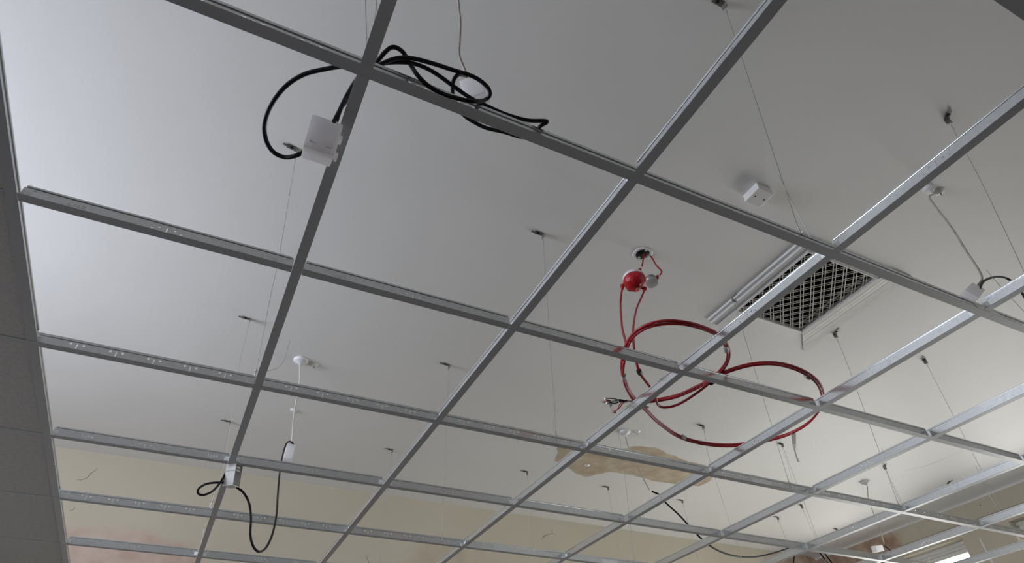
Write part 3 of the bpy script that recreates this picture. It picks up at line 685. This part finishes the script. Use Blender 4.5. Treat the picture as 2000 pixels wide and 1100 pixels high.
# small square box on the ceiling with two screws
c = F(1473, 385)
c = Vector((2.445, 0.515, ZC))
jb = thing('ceiling_box', c, 'small white square box with two screws on the ceiling, above the vent', 'junction box')
obj('base', MB().box(-0.044, 0.044, -0.044, 0.044, -0.028, -0.0004), 'white', jb, bevel=0.002)
obj('cover', MB().box(-0.0455, 0.0455, -0.0455, 0.0455, -0.041, -0.0285), 'white', jb, bevel=0.003)
for dx in (-0.03, 0.03): obj('screw', MB().lathe([(0.0032, -0.0422), (0.004, -0.0413)], 10, Matrix.Translation((dx * 0.85, 0.0, 0))), 'dark', jb)

# ================================================================== FIRE DETECTOR AND RED CABLES
hc3 = Vector((hc.x, hc.y, ZC))
cb = thing('conduit_box', hc3, 'round recessed metal conduit box above the red detector', 'conduit box')
obj('rim', MB().lathe([(0.0362, 0.0), (0.052, -0.0004), (0.050, -0.0035), (0.040, -0.0045), (0.0362, -0.003)], 36, close=False), 'white', cb)
obj('cup', MB().lathe([(0.0358, 0.0), (0.0358, 0.045), (0.001, 0.046)], 30, close=False), 'grey', cb)
obj('fixing_lug', MB().box(-0.006, 0.006, 0.026, 0.035, -0.002, 0.006), 'white', cb)
obj('fixing_lug', MB().box(-0.006, 0.006, -0.035, -0.026, -0.002, 0.006), 'white', cb)
mb = MB().tube(smooth([Vector((-0.02, -0.01, 0.03)), Vector((-0.005, 0.012, 0.01)), Vector((0.012, 0.0, 0.025))], 4), 0.003, 6); obj('conductor', mb, 'dark', cb)

dc = aty(1239, 548, 1.07)
dz = Vector((-0.10, -0.22, -1)).normalized(); dx = Vector((1, 0, 0)); dy = dz.cross(dx).normalized(); dx = dy.cross(dz)
det = thing('smoke_detector', dc, 'white detector in crumpled red dust cover, hanging on red cables', 'smoke detector', None, basis(dx, dy, dz))
obj('base', MB().lathe([(0.02, -0.028), (0.050, -0.026), (0.053, -0.022), (0.053, -0.010), (0.050, -0.008), (0.050, -0.005), (0.0535, -0.003), (0.0535, 0.006), (0.050, 0.010)], 40), 'white', det)
# crumpled red cover
vs = []; n = 40; prof = [(0.0545, -0.001), (0.0545, 0.012), (0.050, 0.026), (0.040, 0.036), (0.024, 0.043), (0.008, 0.045)]
for i, (r, z) in enumerate(prof):
    for k in range(n):
        a = 2 * PI * k / n; w = 1 + (0.05 * math.sin(a * 7 + i) + 0.04 * math.sin(a * 13 + 2 * i)) * (i / 4); 
        vs.append((r * w * math.cos(a), r * w * math.sin(a), z + 0.003 * math.sin(a * 5 + i * 2) * (i > 0)))
fs = [(i * n + k, i * n + (k + 1) % n, (i + 1) * n + (k + 1) % n, (i + 1) * n + k) for i in range(len(prof) - 1) for k in range(n)] + [tuple((len(prof) - 1) * n + k for k in range(n))]
obj('dust_cover', MB().add(vs, fs, True), 'redcap', det)
# loose round conduit-box lid hanging beside it
lc = aty(1273, 552, 1.09)
lid = thing('metal_box', lc, 'grey round metal conduit box hanging right of the red detector', 'conduit box', None, basis(dx, dy, dz))
obj('body', MB().lathe([(0.028, -0.030), (0.030, -0.028), (0.030, 0.0)], 28), 'grey', lid)
obj('cover', MB().lathe([(0.032, 0.001), (0.032, 0.005), (0.030, 0.006)], 28), M['tape'], lid)
def gland(p, q, label):
    p = Vector(p); q = Vector(q); d = (q - p).normalized()
    m = basis(*(lambda z, x: (x, z.cross(x), z))(d, d.orthogonal().normalized()))
    g_ = thing('cable_gland', p, label, 'cable gland', None, m)
    obj('nut', MB().lathe([(0.008, 0), (0.011, 0.001), (0.011, 0.012), (0.008, 0.014)], 6, smooth=False), 'redcap', g_)
    obj('dome', MB().lathe([(0.0085, 0.014), (0.008, 0.022), (0.0045, 0.030)], 14), 'redcap', g_)
Y1 = 1.07
gland(aty(1248, 531, Y1), aty(1254, 518, Y1), 'red cable gland on top of the detector base')
gland(aty(1282, 544, Y1 + 0.01), aty(1289, 532, Y1 + 0.01), 'red cable gland on the hanging grey box')
gland(aty(1216, 557, Y1), aty(1215, 575, Y1), 'red cable gland at the lower left of the detector')
gland(aty(1260, 563, Y1), aty(1254, 577, Y1), 'red cable gland under the right side of the detector')
cable('red_cable', [aty(1257, 497, Y1), aty(1256, 508, Y1), aty(1254, 520, Y1)], 0.0042, 'red', 'short red cable from the ceiling hole to the detector', n=8)
cable('red_cable', [aty(1266, 496, Y1), aty(1272, 502, Y1), aty(1281, 517, Y1), aty(1292, 530, Y1), aty(1289, 537, Y1)], 0.0042, 'red', 'bent red cable from the ceiling hole to the grey box', n=8)

zc = 2.652
def Kz(l, z0=zc, amp=0.0): return [atz(u, v, z0 + (z if False else 0) + amp) for (u, v) in l]
dropL = [aty(1215, 566, 1.07), aty(1212, 590, 1.07), aty(1212, 615, 1.07)]
def blend(a, b, zt): return a
loop2 = [(1262, 803), (1290, 830), (1330, 856), (1380, 869), (1430, 872), (1480, 865), (1530, 853), (1572, 832), (1598, 805), (1606, 780), (1596, 750), (1565, 727), (1520, 713), (1475, 713), (1430, 724), (1395, 740), (1358, 760), (1320, 776), (1280, 784), (1246, 786)]
loop1 = [(1222, 690), (1234, 662), (1258, 643), (1290, 634), (1330, 633), (1370, 642), (1402, 657), (1419, 680), (1420, 702), (1408, 722), (1386, 741), (1350, 760), (1318, 774), (1284, 783), (1252, 783)]
P1 = [aty(1215, 566, 1.07), aty(1213, 578, 1.06), atz(1212, 600, 3.25), atz(1215, 640, 2.98), atz(1223, 675, 2.76)] + Kz([(1219, 705), (1217, 735), (1226, 762), (1244, 785)], 2.652) + \
     Kz([(u, v) for u, v in loop2], 2.652)
P2 = [aty(1257, 571, 1.07), aty(1252, 583, 1.06), atz(1243, 605, 3.2), atz(1237, 640, 2.95), atz(1239, 685, 2.75), atz(1249, 727, 2.68), atz(1270, 757, 2.66), atz(1281, 778, 2.65), atz(1286, 792, 2.65), atz(1300, 796, 2.65), atz(1325, 790, 2.65), atz(1355, 772, 2.652), atz(1384, 750, 2.655), atz(1408, 728, 2.66), atz(1423, 702, 2.66), atz(1422, 678, 2.66), atz(1405, 655, 2.66), atz(1372, 638, 2.66), atz(1330, 628, 2.66), atz(1288, 628, 2.66), atz(1252, 640, 2.66), atz(1229, 662, 2.66), atz(1217, 690, 2.66), atz(1214, 720, 2.66), atz(1222, 755, 2.66), atz(1240, 785, 2.66)] + \
     Kz([(u + (3 if u > 1500 else 0), v - 3.5) for u, v in loop2], 2.661)
P3 = Kz([(1216, 735), (1214, 710)] + loop1 + [(1240, 778), (1228, 760), (1220, 738)], 2.656)
coil = thing('fire_cable_coil', (2.3, 0.95, 2.65), 'red cable wound in two big overlapping loops resting on the grid', 'cable')
co = Vector((2.3, 0.95, 2.65))
for P in (P1, P2, P3): obj('strand', MB().tube([p - co for p in smooth(P, 7)], 0.0046, 8), 'red', coil)
def band(u, v, du, dv, L, m, z=2.656):
    a = atz(u - du * L / 2, v - dv * L / 2, z) - co; b = atz(u + du * L / 2, v + dv * L / 2, z) - co
    obj('tape_band', MB().tube([a, b], 0.0088, 12), m, coil)
band(1418, 681, 0.1, 1, 9, 'tape'); band(1218, 736, 0.15, 1, 6, 'tape'); band(1577, 735, 0.75, 0.62, 9, 'tape'); band(1335, 854, 0.8, 0.45, 6, 'tape'); band(1390, 747, 0.8, -0.5, 8, 'black')
band(1249, 727, 0.4, 0.9, 6, 'black', 2.68)
# tape tail hanging from the right lower end
tt = [atz(1550, 846, 2.65), atz(1551, 868, 2.62), atz(1552, 880, 2.59), atz(1556, 893, 2.57), atz(1560, 903, 2.55)]
vs = []; ws = [0.009, 0.007, 0.003, 0.003, 0.005]
for p, w in zip(tt, ws): vs += [p - co + Vector((-w, w * 0.4, 0)), p - co + Vector((w, -w * 0.4, 0)), p - co + Vector((w, -w * 0.4, 0.0006)), p - co + Vector((-w, w * 0.4, 0.0006))]
fs = [(4 * i + a, 4 * i + (a + 1) % 4, 4 * i + 4 + (a + 1) % 4, 4 * i + 4 + a) for i in range(4) for a in range(4)]
obj('tape_tail', MB().add(vs, fs), 'clearwhite', coil)
# stripped ends: grey foil jackets then black, white and pink cores
Z = 2.665
for k, (pts, m, r) in enumerate([([(1262, 790), (1248, 790), (1236, 784), (1224, 783)], 'tape', 0.004), ([(1266, 796), (1246, 788), (1230, 784), (1222, 785)], 'tape', 0.004),
        ([(1226, 782), (1212, 783), (1200, 779), (1188, 778)], 'black', 0.0022), ([(1226, 784), (1210, 781), (1198, 784), (1186, 782)], 'black', 0.0022), ([(1226, 785), (1212, 784), (1202, 788), (1190, 786)], 'black', 0.0022),
        ([(1226, 783), (1214, 786), (1200, 783), (1189, 784)], 'white', 0.0020), ([(1226, 784), (1216, 788), (1210, 797), (1200, 802)], 'pinkwire', 0.0022), ([(1224, 783), (1213, 787), (1207, 797), (1202, 804)], 'pinkwire', 0.0022)]):
    obj('core', MB().tube([p - co for p in smooth([atz(u, v, Z) for u, v in pts], 4)], r, 6), m, coil)
for u, v, m in ((1184, 779, 'white'), (1185, 783, 'copper'), (1187, 788, 'white'), (1200, 805, 'copper')):
    p = atz(u, v, Z) - co; obj('connector', MB().box(p.x - 0.006, p.x + 0.006, p.y - 0.004, p.y + 0.004, p.z - 0.004, p.z + 0.004), m, coil, bevel=0.001)

# ================================================================== OUTSIDE THE WINDOWS AND THE CORNER DETAIL
# yellowed fan-light winder at the head of the second window
c = Vector((XR + 0.06, 2.30, 3.33))
wd = thing('window_winder', c, 'yellowed fanlight winder at the head of the far right window', 'window fitting')
obj('case', MB().lathe([(0.02, -0.02), (0.034, -0.016), (0.036, 0.0), (0.030, 0.016), (0.014, 0.022)], 18, Matrix.Rotation(PI / 2, 4, 'Y')), 'cream', wd)
obj('arm', MB().box(-0.008, 0.008, -0.075, -0.03, -0.006, 0.006), 'cream', wd, bevel=0.002)
obj('case_plate', MB().box(0.018, 0.026, -0.06, 0.06, -0.03, 0.05), 'winframe', wd, bevel=0.002)
obj('cord', MB().tube(smooth([Vector((0, -0.02, -0.02)), Vector((-0.01, -0.03, -0.08)), Vector((0, -0.03, -0.5))], 4), 0.002, 5), 'black', wd)

def tree(loc, h, rad, n, m, label, sparse, leaf, seed, z0):
    rnd = random.Random(seed)
    t = thing('tree', loc, label, 'tree')
    tr_ = MB().tube([Vector((0, 0, -0.1)), Vector((0.1, 0.1, h * 0.4)), Vector((-0.05, 0.15, h * 0.75))], [0.16, 0.12, 0.05], 8)
    for k in range(7):
        a = k * 2.4; b = Vector((0.05, 0.1, h * (0.35 + 0.06 * k))); tr_.tube([b, b + Vector((math.cos(a) * rad * 0.5, math.sin(a) * rad * 0.5, 0.5)), b + Vector((math.cos(a) * rad * 0.85, math.sin(a) * rad * 0.85, 1.0))], [0.06, 0.04, 0.015], 6)
    obj('trunk', tr_, 'bark', t)
    mb = MB()
    for k in range(n):
        u = rnd.gauss(0, 0.45), rnd.gauss(0, 0.45), rnd.uniform(-1, 1)
        if u[0] ** 2 + u[1] ** 2 > 1: continue
        p = Vector((u[0] * rad, u[1] * rad, z0 + (h - z0) * (u[2] * 0.5 + 0.5)))
        a = Vector((rnd.gauss(0, 1), rnd.gauss(0, 1), rnd.gauss(0, 1))).normalized(); b = a.orthogonal().normalized(); s_ = leaf * rnd.uniform(0.6, 1.3)
        mb.add([p - a * s_, p + b * s_ * 0.4, p + a * s_, p - b * s_ * 0.4], [(0, 1, 2, 3)])
    obj('foliage', mb, m, t)['kind'] = 'stuff'
tree((12.6, 8.4, 0), 9.5, 2.6, 5200, 'leafpale', 'pale tree against bright sky outside the left window', True, 0.09, 3, 2.5)
tree((11.5, 1.2, 0), 9.0, 2.2, 16000, 'leaf', 'dark green tree outside the far right window', False, 0.16, 5, 0.8)
mb = MB().box(XR + 0.3, 40, -30, 40, -0.3, -0.12); struct(obj('ground', mb, mat('grass_ground', (0.10, 0.14, 0.06), 0.9, noise=(2, (0.14, 0.17, 0.08), 0.2))))
